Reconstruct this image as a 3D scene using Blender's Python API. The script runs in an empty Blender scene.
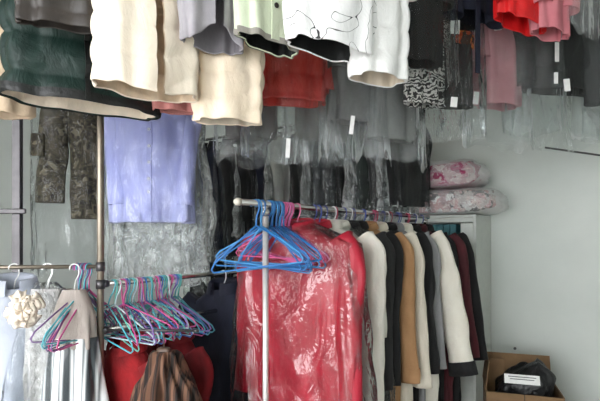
import bpy, math, random
import numpy as np
from mathutils import Matrix, Vector

# ------------------------------------------------------------------ camera
sc = bpy.context.scene
F, CX, HY, EYE = 480.0, 300.0, 235.0, 1.40      # focal length in px, centre, horizon row, eye height
cam_d = bpy.data.cameras.new('camera'); cam = bpy.data.objects.new('camera', cam_d)
sc.collection.objects.link(cam)
cam_d.sensor_width = 36.0; cam_d.lens = 36.0 * F / 600.0
cam_d.shift_y = (HY - 200.5) / 600.0
cam_d.clip_start = 0.02
cam.location = (0, 0, EYE); cam.rotation_euler = (math.pi / 2, 0, 0)
sc.camera = cam

# ------------------------------------------------------------------ sky, light, exposure
w = bpy.data.worlds.new('sky'); sc.world = w; w.use_nodes = True
w.node_tree.nodes['Background'].inputs[0].default_value = (0.97, 0.985, 1.0, 1)
w.node_tree.nodes['Background'].inputs[1].default_value = 6.0
sc.view_settings.view_transform = 'Standard'; sc.view_settings.look = 'None'
sc.view_settings.gamma = 1.0; sc.view_settings.use_curve_mapping = False
sc.view_settings.exposure = 0.68
sc.cycles.max_bounces = 8; sc.cycles.diffuse_bounces = 4; sc.cycles.glossy_bounces = 4
sc.cycles.transparent_max_bounces = 40; sc.cycles.use_denoising = True
sc.cycles.sample_clamp_indirect = 6.0

R = random.Random(7)
PI = math.pi
U = np.array([0.811, -0.584, 0.0])     # along the back wall, to the right
V = np.array([0.584, 0.811, 0.0])      # into the room
YAW = -math.atan2(0.584, 0.811)        # room axes against world axes
W0 = np.array([1.50, 3.66, 0.0])       # point of the back wall beside the cabinet
def RM(u, v, z=0.0): return W0 + U * u + V * v + np.array([0, 0, z])
def P(px, py, d): return np.array([(px - CX) / F * d, d, EYE + (HY - py) / F * d])
def ZY(py, d): return EYE + (HY - py) / F * d

# ------------------------------------------------------------------ materials
def lin(c):
    return tuple(((v / 255) / 12.92 if v / 255 <= 0.04045 else ((v / 255 + 0.055) / 1.055) ** 2.4) for v in c) + (1.0,)
MATS = {}
class NT:
    def __init__(s, name):
        s.m = bpy.data.materials.new(name); s.m.use_nodes = True
        s.t = s.m.node_tree; s.b = s.t.nodes['Principled BSDF']; s.out = s.t.nodes['Material Output']
    def n(s, ty, **kw):
        nd = s.t.nodes.new(ty)
        for k, v in kw.items():
            if k.startswith('i_'):
                key = k[2:]; key = int(key) if key.isdigit() else key.replace('_', ' ')
                nd.inputs[key].default_value = v
            else: setattr(nd, k, v)
        return nd
    def l(s, a, b): s.t.links.new(a, b)
    def coord(s, scale=(1, 1, 1)):
        c = s.n('ShaderNodeTexCoord'); m = s.n('ShaderNodeMapping'); m.inputs['Scale'].default_value = scale
        s.l(c.outputs['Object'], m.inputs['Vector']); return m.outputs['Vector']
    def noise(s, scale, detail=4, st=(1, 1, 1), dist=0.0, rough=0.55):
        nd = s.n('ShaderNodeTexNoise'); nd.inputs['Scale'].default_value = scale; nd.inputs['Detail'].default_value = detail
        nd.inputs['Distortion'].default_value = dist; nd.inputs['Roughness'].default_value = rough
        s.l(s.coord(st), nd.inputs['Vector']); return nd.outputs['Fac']
    def ramp(s, fac, stops, interp='LINEAR'):
        r = s.n('ShaderNodeValToRGB'); r.color_ramp.interpolation = interp
        e = r.color_ramp.elements
        while len(e) < len(stops): e.new(0.5)
        for el, (p, c) in zip(e, stops): el.position = p; el.color = c
        s.l(fac, r.inputs[0]); return r.outputs[0]
    def bump(s, h, strength, dist=0.01, normal=None):
        b = s.n('ShaderNodeBump'); b.inputs['Strength'].default_value = strength; b.inputs['Distance'].default_value = dist
        s.l(h, b.inputs['Height'])
        if normal is not None: s.l(normal, b.inputs['Normal'])
        return b.outputs[0]
def fabric(name, c1, c2=None, rough=0.85, bump=0.35, wr=9.0, sheen=0.0, st=(1, 1, 0.6)):
    if name in MATS: return MATS[name]
    t = NT(name)
    if c2 is None: c2 = tuple(v * 0.86 for v in c1)
    t.l(t.ramp(t.noise(14, 5, st), [(0.3, lin(c2)), (0.7, lin(c1))]), t.b.inputs['Base Color'])
    t.b.inputs['Roughness'].default_value = rough
    if sheen: t.b.inputs['Sheen Weight'].default_value = sheen
    t.l(t.bump(t.noise(320, 2), 0.25, 0.002, t.bump(t.noise(wr, 4, st, 0.6), bump, 0.03)), t.b.inputs['Normal'])
    MATS[name] = t.m; return t.m
def pattern(name, kind, cols, scale, rough=0.85, st=(1, 1, 1)):
    if name in MATS: return MATS[name]
    t = NT(name); cols = [lin(c) for c in cols]
    if kind == 'camo':
        nd = t.noise(scale, 3, st, 1.2)
        col = t.ramp(nd, [(0.0, cols[0]), (0.40, cols[1]), (0.50, cols[2]), (0.58, cols[3])], 'CONSTANT')
    elif kind == 'lines':
        nd = t.noise(scale, 0.6, st, 1.4)
        m = t.n('ShaderNodeMath', operation='SUBTRACT'); m.inputs[1].default_value = 0.5; t.l(nd, m.inputs[0])
        a = t.n('ShaderNodeMath', operation='ABSOLUTE'); t.l(m.outputs[0], a.inputs[0])
        col = t.ramp(a.outputs[0], [(0.0, cols[1]), (0.0050, cols[1]), (0.0080, cols[0])])
    elif kind == 'zebra':
        wv = t.n('ShaderNodeTexWave'); wv.bands_direction = 'Z'; wv.inputs['Scale'].default_value = scale; wv.inputs['Distortion'].default_value = 14.0; wv.inputs['Detail'].default_value = 3
        wv.inputs['Detail Scale'].default_value = 2.0
        t.l(t.coord(st), wv.inputs['Vector']); col = t.ramp(wv.outputs['Fac'], [(0.40, cols[0]), (0.62, cols[1])])
    elif kind == 'stripes':
        wv = t.n('ShaderNodeTexWave'); wv.bands_direction = 'X'; wv.inputs['Scale'].default_value = scale; wv.inputs['Distortion'].default_value = 1.6; wv.inputs['Detail'].default_value = 2
        t.l(t.coord(st), wv.inputs['Vector'])
        col = t.ramp(wv.outputs['Fac'], [(i / max(1, len(cols) - 1) * 0.8 + 0.1, c) for i, c in enumerate(cols)])
    else:  # floral / blotches
        vo = t.n('ShaderNodeTexVoronoi'); vo.inputs['Scale'].default_value = scale
        mx = t.n('ShaderNodeMix', data_type='VECTOR'); mx.inputs[0].default_value = 0.12
        no = t.n('ShaderNodeTexNoise'); no.inputs['Scale'].default_value = scale * 0.8
        co = t.coord(st); t.l(co, no.inputs['Vector']); t.l(co, mx.inputs[4]); t.l(no.outputs['Color'], mx.inputs[5]); t.l(mx.outputs[1], vo.inputs['Vector'])
        sp = t.n('ShaderNodeSeparateColor'); t.l(vo.outputs['Color'], sp.inputs[0])
        n = len(cols); col = t.ramp(sp.outputs[0], [(i / n, c) for i, c in enumerate(cols)], 'CONSTANT')
    t.l(col, t.b.inputs['Base Color']); t.b.inputs['Roughness'].default_value = rough
    t.l(t.bump(t.noise(300, 2), 0.25, 0.002, t.bump(t.noise(10, 4, (1, 1, .6), 0.5), 0.35, 0.03)), t.b.inputs['Normal'])
    MATS[name] = t.m; return t.m
def solid(name, c, rough=0.5, metal=0.0, noise=0.08):
    if name in MATS: return MATS[name]
    t = NT(name)
    t.l(t.ramp(t.noise(25, 4), [(0.3, lin(tuple(v * (1 - noise) for v in c))), (0.7, lin(c))]), t.b.inputs['Base Color'])
    t.b.inputs['Roughness'].default_value = rough; t.b.inputs['Metallic'].default_value = metal
    MATS[name] = t.m; return t.m
def film(name, haze=0.012, gloss=0.015, rough=0.14, st=(4, 4, 1.3), bump=0.45, tint=(248, 250, 250), top=0.45, fine=0.5):
    """thin clear polythene: see-through sheet, shiny creases, a faint milky haze"""
    if name in MATS: return MATS[name]
    t = NT(name); t.t.nodes.remove(t.b)
    h1 = t.noise(3.0, 5, st, 0.8); h2 = t.noise(16, 3, (1, 1, 0.5), 1.0)
    nb = t.bump(h2, bump * fine, 0.02, t.bump(h1, bump, 0.06))
    tr = t.n('ShaderNodeBsdfTransparent'); tr.inputs[0].default_value = lin(tint)
    gl = t.n('ShaderNodeBsdfGlossy'); gl.inputs['Roughness'].default_value = rough; gl.inputs[0].default_value = (1, 1, 1, 1); t.l(nb, gl.inputs['Normal'])
    df = t.n('ShaderNodeBsdfDiffuse'); df.inputs[0].default_value = lin((225, 228, 228)); t.l(nb, df.inputs['Normal'])
    lw = t.n('ShaderNodeLayerWeight'); lw.inputs[0].default_value = 0.22; t.l(nb, lw.inputs['Normal'])
    mr = t.n('ShaderNodeMapRange'); mr.inputs[3].default_value = gloss; mr.inputs[4].default_value = min(1, gloss + top); t.l(lw.outputs['Fresnel'], mr.inputs[0])
    hz = t.n('ShaderNodeMapRange'); hz.inputs[1].default_value = 0.45; hz.inputs[2].default_value = 0.75; hz.inputs[3].default_value = haze; hz.inputs[4].default_value = min(0.8, haze * 3.5); t.l(h1, hz.inputs[0])
    m1 = t.n('ShaderNodeMixShader'); t.l(hz.outputs[0], m1.inputs[0]); t.l(tr.outputs[0], m1.inputs[1]); t.l(df.outputs[0], m1.inputs[2])
    m2 = t.n('ShaderNodeMixShader'); t.l(mr.outputs[0], m2.inputs[0]); t.l(m1.outputs[0], m2.inputs[1]); t.l(gl.outputs[0], m2.inputs[2])
    t.l(m2.outputs[0], t.out.inputs['Surface']); MATS[name] = t.m; return t.m

FILM = film('clear_film', haze=0.004, gloss=0.008, top=0.7, st=(2.6, 2.6, 1.3), bump=0.6); FILM_H = film('milky_film', 0.06, 0.012, 0.3, st=(1.6, 1.6, 1.0), bump=0.2, fine=0.3); FILM_S = film('shiny_film', 0.012, 0.03, 0.08, st=(3, 3, 1.0), bump=1.0, top=1.0, fine=0.3); FILM_X = film('crumpled_film', 0.20, 0.10, 0.13, st=(3.5, 3.5, 2.5), bump=1.0, top=0.9); FILM_R = film('stiff_film', 0.004, 0.038, 0.09, st=(2.2, 2.2, 1.0), bump=1.0, top=1.0, fine=0.3)
CHROME = solid('chrome', (205, 203, 200), 0.22, 1.0, 0.04)
TANSTEEL = solid('worn_steel', (150, 140, 126), 0.38, 0.8)
DARKSTEEL = solid('dark_steel', (96, 94, 96), 0.4, 0.8)
PAPER = solid('tag_paper', (240, 240, 238), 0.8)

# ------------------------------------------------------------------ mesh helpers
COL = sc.collection
def link(name, me, parent=None, mat=None):
    o = bpy.data.objects.new(name, me); COL.objects.link(o)
    if parent is not None: o.parent = parent
    if mat is not None and me is not None:
        me.materials.clear(); me.materials.append(mat)
    return o
def mesh(name, verts, faces, mat, parent=None, smooth=True):
    me = bpy.data.meshes.new(name); me.from_pydata([tuple(map(float, v)) for v in verts], [], faces); me.update()
    if smooth: me.polygons.foreach_set('use_smooth', [True] * len(me.polygons))
    return link(name, me, parent, mat)
def gridf(A, closed=True, cap0=False, cap1=False, off=0):
    n, m = A.shape[:2]; f = []
    mm = m if closed else m - 1
    for i in range(n - 1):
        for j in range(mm):
            k = (j + 1) % m
            f.append((off + i * m + j, off + (i + 1) * m + j, off + (i + 1) * m + k, off + i * m + k))
    if cap0: f.append(tuple(off + j for j in range(m)))
    if cap1: f.append(tuple(off + (n - 1) * m + j for j in range(m - 1, -1, -1)))
    return A.reshape(-1, 3), f
def grid(name, A, mat, parent=None, closed=True, cap0=False, cap1=False, smooth=True):
    v, f = gridf(np.asarray(A, float), closed, cap0, cap1); return mesh(name, v, f, mat, parent, smooth)
class MB:
    def __init__(s): s.v = []; s.f = []
    def add(s, v, f):
        o = len(s.v); s.v += [tuple(map(float, p)) for p in v]; s.f += [tuple(i + o for i in q) for q in f]
    def box(s, c, size, rot=None, bev=0.0):
        hx, hy, hz = [v / 2 for v in size]; b = min(bev, hx * .9, hy * .9, hz * .9)
        if b <= 0:
            vs = np.array([(x, y, z) for x in (-hx, hx) for y in (-hy, hy) for z in (-hz, hz)])
            fs = [(0, 1, 3, 2), (4, 6, 7, 5), (0, 4, 5, 1), (2, 3, 7, 6), (0, 2, 6, 4), (1, 5, 7, 3)]
        else:   # chamfered along the vertical rings
            rings = []
            for z, k in ((-hz, b), (-hz + b, 0), (hz - b, 0), (hz, b)):
                x, y = hx - k, hy - k; q = b * .6
                rings.append([(x, -y + q, z), (x, y - q, z), (x - q, y, z), (-x + q, y, z), (-x, y - q, z), (-x, -y + q, z), (-x + q, -y, z), (x - q, -y, z)])
            vs, fs = gridf(np.array(rings), True, True, True)
        vs = np.asarray(vs, float)
        if rot is not None: vs = vs @ np.array(rot.to_3x3() if hasattr(rot, 'to_3x3') else rot).T
        s.add(vs + np.array(c), fs)
    def tube(s, pts, r, n=8, caps=True):
        pts = np.asarray(pts, float); r = np.broadcast_to(np.asarray(r, float), (len(pts),))
        s.add(*gridf(tube_rings(pts, r, n), True, caps, caps))
    def build(s, name, mat, parent=None, smooth=True):
        return mesh(name, s.v, s.f, mat, parent, smooth)
def tube_rings(pts, r, n=8, flat=1.0):
    T = np.gradient(pts, axis=0); T /= np.linalg.norm(T, axis=1)[:, None] + 1e-9
    a = np.array([0, 0, 1.0]) if abs(T[0][2]) < 0.9 else np.array([0, 1.0, 0])
    X = np.cross(a, T[0]); X /= np.linalg.norm(X); out = []
    for p, t, rr in zip(pts, T, r):
        X = X - t * X.dot(t); X /= np.linalg.norm(X) + 1e-9; Y = np.cross(t, X)
        th = np.linspace(0, 2 * PI, n, endpoint=False)
        out.append(p + rr * (np.cos(th)[:, None] * X * flat + np.sin(th)[:, None] * Y))
    return np.array(out)
def smoothpath(pts, n=24):
    pts = np.asarray(pts, float); k = len(pts)
    P_ = np.vstack([2 * pts[0] - pts[1], pts, 2 * pts[-1] - pts[-2]]); out = []
    for t in np.linspace(0, k - 1 - 1e-6, n):
        i = int(t); f = t - i; a, b, c, d = P_[i], P_[i + 1], P_[i + 2], P_[i + 3]
        out.append(0.5 * ((2 * b) + (c - a) * f + (2 * a - 5 * b + 4 * c - d) * f * f + (3 * b - a - 3 * c + d) * f ** 3))
    return np.array(out)
def vnoise(x, y, z, seed=0):
    x, y, z = np.broadcast_arrays(np.asarray(x, float), np.asarray(y, float), np.asarray(z, float))
    xi, yi, zi = np.floor(x).astype(np.int64), np.floor(y).astype(np.int64), np.floor(z).astype(np.int64)
    fx, fy, fz = x - xi, y - yi, z - zi
    s = lambda t: t * t * (3 - 2 * t)
    fx, fy, fz = s(fx), s(fy), s(fz)
    def h(a, b, c):
        q = (a * 374761393 + b * 668265263 + c * 2147483647 + seed * 144665) & 0x7fffffff
        q = ((q ^ (q >> 13)) * 1274126177) & 0x7fffffff
        return ((q ^ (q >> 16)) & 0xffff) / 65535.0 * 2 - 1
    r = 0
    for dx in (0, 1):
        for dy in (0, 1):
            for dz in (0, 1):
                r = r + h(xi + dx, yi + dy, zi + dz) * (fx if dx else 1 - fx) * (fy if dy else 1 - fy) * (fz if dz else 1 - fz)
    return r
def tag(o, label=None, cat=None, group=None, kind=None):
    if label: o['label'] = label
    if cat: o['category'] = cat
    if group: o['group'] = group
    if kind: o['kind'] = kind
    return o
def root(name, label, cat, loc, yaw=0.0, group=None):
    o = bpy.data.objects.new(name, None); o.empty_display_size = 0.05; COL.objects.link(o)
    o.location = tuple(map(float, loc)); o.rotation_euler = (0, 0, yaw)
    return tag(o, label, cat, group)
def to_local(rt, p):
    M = Matrix.Translation(rt.location) @ Matrix.Rotation(rt.rotation_euler[2], 4, 'Z')
    return np.array(M.inverted() @ Vector(tuple(map(float, p))))
def struct(name, mb, mat, label=None, cat=None, smooth=False):
    o = mb.build(name, mat, None, smooth); o['kind'] = 'structure'
    return tag(o, label, cat)

# ------------------------------------------------------------------ the room
wm = NT('wall_paint')
wm.l(wm.ramp(wm.noise(1.6, 6), [(0.3, lin((200, 206, 201))), (0.7, lin((214, 219, 214)))]), wm.b.inputs['Base Color'])
wm.b.inputs['Roughness'].default_value = 0.7
wm.l(wm.bump(wm.noise(90, 3), 0.15, 0.004), wm.b.inputs['Normal']); WALL = wm.m
FLOORM = solid('floor_tiles', (150, 146, 140), 0.35); CEILM = solid('ceiling_paint', (214, 214, 210), 0.85, 0, 0.04)
UL, UR, VF, ZC = -3.75, 2.05, -5.6, 3.25
rotY = Matrix.Rotation(YAW, 3, 'Z')
def room_box(name, u0, u1, v0, v1, z0, z1, mat, label, cat):
    m = MB(); m.box(RM((u0 + u1) / 2, (v0 + v1) / 2, (z0 + z1) / 2), (u1 - u0, v1 - v0, z1 - z0), rotY)
    return struct(name, m, mat, label, cat)
room_box('floor', UL - .15, UR + .15, VF, .15, -.1, 0, FLOORM, 'grey tiled shop floor below the clothes racks', 'floor')
room_box('ceiling', UL - .15, UR + .15, VF, .15, ZC, ZC + .1, CEILM, 'off white painted shop ceiling', 'ceiling')
room_box('wall_back', UL - .15, UR + .15, 0, .15, 0, ZC, WALL, 'pale grey green painted wall behind the box', 'wall')
room_box('wall_left', UL - .15, UL, VF, 0, 0, ZC, WALL, 'pale painted side wall behind the camouflage trousers', 'wall')
room_box('wall_right', UR, UR + .15, VF, 0, 0, ZC, WALL, 'pale painted side wall right of the shop entrance', 'wall')
fw = MB()  # unseen front wall, added with a narrowed opening to make the daylight directional
for (u0, u1, z0, z1) in ((UL - .15, -1.7, 0, ZC), (1.5, UR + .15, 0, ZC), (-1.7, 1.5, 2.7, ZC)):
    fw.box(RM((u0 + u1) / 2, VF + .075, (z0 + z1) / 2), (u1 - u0, .15, z1 - z0), rotY)
struct('wall_front_narrowed', fw, WALL, 'unseen front wall added to narrow the daylight at the shop entrance', 'wall')
pv = MB(); pv.box(RM(-.8, VF - 3, -.06), (12, 6, .1), rotY)
struct('pavement', pv, solid('pavement', (150, 150, 148), 0.9), 'grey pavement outside the open shop front', 'pavement')

# ------------------------------------------------------------------ rails, poles
class Rail:
    def __init__(s, a, b, z): s.a = np.array(a[:2], float); s.b = np.array(b[:2], float); s.z = z; s.L = np.linalg.norm(s.b - s.a); s.d = (s.b - s.a) / s.L
    def px(s, px):
        k = (px - CX) / F; dd = s.b - s.a
        t = (k * s.a[1] - s.a[0]) / (dd[0] - k * dd[1]); q = s.a + dd * t
        return np.array([q[0], q[1], s.z])
    def at(s, m): q = s.a + s.d * m; return np.array([q[0], q[1], s.z])
def overhead(rail, label, n=3, name='overhead_rail'):
    c = (rail.a + rail.b) / 2; rt = root(name, label, 'rail', (c[0], c[1], rail.z))
    m = MB(); A, B = rail.at(0), rail.at(rail.L); o = np.array([c[0], c[1], rail.z]); m.tube([A - o, B - o], .0125, 12); m.build('rail_tube', CHROME, rt)
    for i in range(n):
        q = rail.at(rail.L * (i + .5) / n) - o
        m = MB(); m.tube([q + [0, 0, .012], [q[0], q[1], ZC - rail.z]], .006, 8); m.box((q[0], q[1], ZC - rail.z - .004), (.06, .06, .008)); m.build('drop_rod', CHROME, rt, False)
    return rt
RA = Rail((-1.50, 1.82), (0.75, 1.52), 2.72)
RB = Rail((-0.55, 2.12), (1.95, 2.62), 2.76)
RC = Rail((-2.1, 2.95), (-0.30, 2.62), 2.42)
RD = Rail(tuple(np.array([.92, 3.36]) - U[:2] * 2.35), (.98, 3.31), 2.33)
overhead(RA, 'front overhead chrome rail carrying the cream quilted coats')
overhead(RB, 'overhead chrome rail carrying the red padded jacket and dark clothes')
overhead(RC, 'overhead chrome rail carrying the lavender shirt and camouflage trousers')
overhead(RD, 'back overhead chrome rail carrying the row of black bagged suits')

# ------------------------------------------------------------------ garments
def hanger_mesh(width=.40, r=.0026, drop=.085, hook=.018):
    m = MB(); a = []
    for t in np.linspace(-.35, PI + .25, 12): a.append((-hook * math.cos(t) * 1.0, 0, hook * math.sin(t) - hook * 0.0 - .006 + .001))
    hk = [(p[0], 0, p[2]) for p in a][::-1]
    hk = hk[::-1]
    # hook opens to one side, its long side runs down to the twisted neck
    pts = hk + [(hook * .9, 0, -.03), (0.004, 0, -.055), (0, 0, -.09)]
    m.tube(smoothpath(pts, 26), r, 6)
    h = width / 2
    tri = [(0, 0, -.09), (h * .5, 0, -.09 - drop * .48), (h * .93, 0, -.09 - drop * .92), (h, 0, -.09 - drop - .012), (h * .95, 0, -.09 - drop - .024),
           (0, 0, -.09 - drop - .022), (-h * .95, 0, -.09 - drop - .024), (-h, 0, -.09 - drop - .012), (-h * .93, 0, -.09 - drop * .92), (-h * .5, 0, -.09 - drop * .48), (0, 0, -.09)]
    m.tube(tri, r, 6)
    return m
HM = {}
def hanger(loc, yaw, label, col, group=None, width=.40, tilt=(0, 0), r=.0026, drop=.085):
    key = (col, width, r, drop)
    if key not in HM:
        mt = solid('hanger_%d_%d_%d' % col, col, 0.35)
        o = hanger_mesh(width, r, drop).build('clothes_hanger', mt); HM[key] = o.data
    else: o = link('clothes_hanger', HM[key])
    o.location = tuple(map(float, loc)); o.rotation_euler = (tilt[0], tilt[1], yaw)
    return tag(o, label, 'hanger', group)

def sp(v, p): return np.sign(v) * np.abs(v) ** p
def shell(L, wsh, whem, t, z0=-.082, drop=.10, neck=.06, n=72, rows=None, folds=9, fa=.008, puff=None, quilt=0.0, wr=.006, seed=0, gap=0.0,
          tilt=0.0, corner=0.0, th=None, waist=None, zst=5.0, ridge=0.0, ypow=.9, sway=0.0):
    """rows x n ring grid of a hanging garment body, top at the neck, open at the hem"""
    rows = rows or max(36, int(L / .02))
    if puff: rows = max(rows, int(L / puff[0] * 9))
    th = t * 1.1 if th is None else th
    ns = 8; f = np.concatenate([np.linspace(0, 1, ns), 1 + np.linspace(0, 1, rows)[1:]])
    ang = (-PI / 2 + gap + np.linspace(0, 1, n) * (2 * PI - 2 * gap)) if gap > 0 else (-PI / 2 + np.linspace(0, 1, n, endpoint=False) * 2 * PI)
    ca, sa = np.cos(ang), np.sin(ang); A = np.zeros((len(f), n, 3))
    for i, q in enumerate(f):
        if q <= 1:
            s = q; ww = neck + (wsh - neck) * s; tt = neck * .75 + (t - neck * .75) * math.sin(s * PI / 2); z = z0 - drop * s ** 1.15; g = 0
        else:
            g = q - 1; ww = wsh + (whem - wsh) * g ** .8; tt = t + (th - t) * g; z = z0 - drop - (L - drop) * g
            if waist: ww *= 1 - waist * math.exp(-((g - .45) / .16) ** 2)
        off = fa * min(1, g * 1.6) ** .8 * np.sin(folds * ang + seed * 1.7 + 2.0 * vnoise(ca * 1.5, sa * 1.5, z * 2.2, seed))
        off = off + wr * min(1, .25 + g * 2) * vnoise(ca * 2.6 + 9, sa * 2.6, z * zst + seed, seed + 3)
        off = off + wr * .6 * min(1, .25 + g * 2) * vnoise(ca * 6 + 9, sa * 6, z * zst * 2.4 + seed, seed + 5)
        if ridge: off = off + ridge * (1 - 2 * np.abs(vnoise(ca * 4.5 + sa * 2, sa * 4.5, z * 1.7 + seed, seed + 11))) * min(1, .3 + g)
        if puff:
            ph, pa = puff; zz = z / ph + quilt * np.abs(np.sin(ang * 1.0 + .6)) * 2
            off = off + pa * (np.abs(np.sin(PI * zz)) ** .55 - .5) * (min(1, q))
        A[i, :, 0] = ww * sp(ca, .72) + ca * off + sway * g
        A[i, :, 1] = tt * sp(sa, ypow) + sa * off
        A[i, :, 2] = z + tilt * A[i, :, 0] * g + (corner * np.exp(-((np.abs(ang - PI / 2) - PI) / .5) ** 2) * g ** 6 if corner else 0) + .006 * g ** 3 * vnoise(ca * 2, sa * 2, seed, seed)
    return A
def garment_body(rt, A, mat, lining=None, hem=None, name='body', depth=.3, closed=True, k=.95):
    n = len(A); c = A.mean(axis=1, keepdims=True)
    inner = c + (A - c) * np.array([k, k - .03, 1.0])
    roll = np.stack([A[-1] + (inner[-1] - A[-1]) * .5 - [0, 0, .004], inner[-1]])
    O = np.concatenate([A, roll])
    o = grid(name, O, mat, rt, closed)
    zl = A[-1, :, 2].mean() + depth; i0 = max(9, int(np.argmin(np.abs(A[:, :, 2].mean(axis=1) - zl))))
    I = inner[i0:][::-1]
    last = c[i0] + (I[-1] - c[i0]) * .05
    I = np.concatenate([I, last[None]])
    grid('lining', I, lining or mat, rt, closed)
    return o
def strip(rt, name, A, j, wdt, mat, out=.004, side=-1, r0=10, width_axis=0):
    """a flat band that runs down the body along ring column j"""
    C = A[r0:, j].copy(); C[:, 1] += side * out; Lr = C.copy(); Rr = C.copy(); Lr[:, width_axis] -= wdt / 2; Rr[:, width_axis] += wdt / 2
    b = C.copy(); b[:, 1] += -side * out * 1.5
    G = np.stack([Lr + [0, -side * out, 0], Lr, Rr, Rr + [0, -side * out, 0]], axis=1)
    return grid(name, G, mat, rt, False, smooth=False), C
def disc_mesh(r=.009, h=.004, n=12):
    m = MB(); th = np.linspace(0, 2 * PI, n, endpoint=False)
    rings = [[(r * k * math.cos(a), -y, r * k * math.sin(a)) for a in th] for k, y in ((1, 0), (1, h * .7), (.8, h), (.6, h * .6))]
    m.add(*gridf(np.array(rings), True, True, True)); return m
def sleeve(rt, side, wsh, mat, length=.58, splay=.10, r=.068, rc=.05, puff=None, fwd=-.03, z0=-.19, cuff=None, seed=0, flat=.62, lining=None, swr=.12):
    s = side; top = np.array([s * (wsh - .035), 0, z0 + .045])
    pts = smoothpath([top, (s * (wsh + .025), fwd * .2, z0 - .05), (s * (wsh + splay * .55), fwd * .6, z0 - length * .5), (s * (wsh + splay), fwd, z0 - length)], max(30, int(length / (puff[0] / 7 if puff else .03))))
    q = np.linspace(0, 1, len(pts)); rr = r + (rc - r) * q
    n = 22; G = tube_rings(pts, rr, n)
    C = pts[:, None, :]; D = G - C; D[:, :, 1] *= flat
    ang = np.linspace(0, 2 * PI, n, endpoint=False)
    wrk = 1 + swr * np.array([vnoise(np.cos(ang) * 1.5, np.sin(ang) * 1.5, z * 11 + seed, seed + 21) for z in q * length])
    if puff: wrk = wrk + puff[1] / r * (np.abs(np.sin(PI * q * length / puff[0]))[:, None] ** .5 - .5)
    G = C + D * wrk[:, :, None]
    G = np.concatenate([G, (C[-1] + (G[-1] - C[-1]) * .84)[None], (C[-6] + (G[-6] - C[-6]) * .72)[None], (C[-8] + (G[-8] - C[-8]) * .05)[None]])
    o = grid('sleeve', G, mat, rt, True, True)
    if cuff:
        H = C[-3:] + (G[-6:-3] - C[-3:]) * 1.10
        if len(H): grid('cuff', np.concatenate([H, (C[-1] + (H[-1] - C[-1]) * .8)[None]]), cuff, o)
    return o
def collar(rt, mat, z0=-.085, h=.055, w=.066, t=.05, flare=.022):
    th = np.linspace(-PI / 2 + .3, 3 * PI / 2 - .3, 28); G = []
    for k, (dz, e) in enumerate(((-.035, .004), (0, .002), (h * .6, .0), (h, .004), (h * .9, flare * .6), (h * .25, flare), (-.01, flare * 1.15))):
        G.append(np.stack([(w + e) * np.cos(th), (t + e) * np.sin(th), np.full_like(th, z0 + dz) + .012 * np.sin(th)], 1))
    return grid('collar', np.array(G), mat, rt, False)

FILMS = {'crumpled': FILM_X, 'stiff': FILM_R, 'clear': FILM, 'milky': FILM_H, 'shiny': FILM_S}
def bag(loc, yaw, label, L, wsh, whem, t, filmk='clear', seed=0, ridge=.012, wr=.014, tilt=0.0, tags=(), group=None, neck=.03, folds=6, drop=.12, fa=.012, name='garment_bag', crease=None):
    rt = root(name, label, 'plastic bag', loc, yaw, group)
    if filmk == 'milky': ridge, wr, fa, folds = ridge * .3, wr * .5, fa * .7, 3
    A = shell(L, wsh, whem, t, z0=-.06, drop=drop, neck=neck, n=96, rows=max(40, int(L / .018)), folds=folds, fa=fa, wr=wr, seed=seed + 40, tilt=tilt, ridge=ridge, zst=4.0)
    # rumpled open hem
    e = np.linspace(0, 1, len(A))[:, None] ** 8
    ang = np.linspace(0, 2 * PI, A.shape[1], endpoint=False)
    A[:, :, 2] += e * .05 * vnoise(np.cos(ang) * 2.2, np.sin(ang) * 2.2, seed, seed + 8)[None]
    for (x0, z0, x1, z1, ca_, cw_) in (crease or ()):      # sharp folds of the sheet across the front
        dx, dz = x1 - x0, z1 - z0; ln = math.hypot(dx, dz)
        dist = ((A[:, :, 0] - x0) * dz - (A[:, :, 2] - z0) * dx) / ln; al = ((A[:, :, 0] - x0) * dx + (A[:, :, 2] - z0) * dz) / ln ** 2
        A[:, :, 1] -= np.where((al > 0) & (al < 1) & (A[:, :, 1] < 0), ca_ * np.exp(-(dist / cw_) ** 2) * np.sin(np.clip(al, 0, 1) * PI) ** .4, 0)
    grid('film', A, FILMS[filmk], rt)
    for p, (tw, thh), rz in tags:
        m = MB(); m.box((0, 0, 0), (tw, .0015, thh), Matrix.Rotation(rz, 3, 'Y')); o = m.build('paper_tag', PAPER, rt, False)
        o.location = tuple(to_local(rt, p)); o.rotation_euler = (0, 0, -yaw)
    return rt

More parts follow.
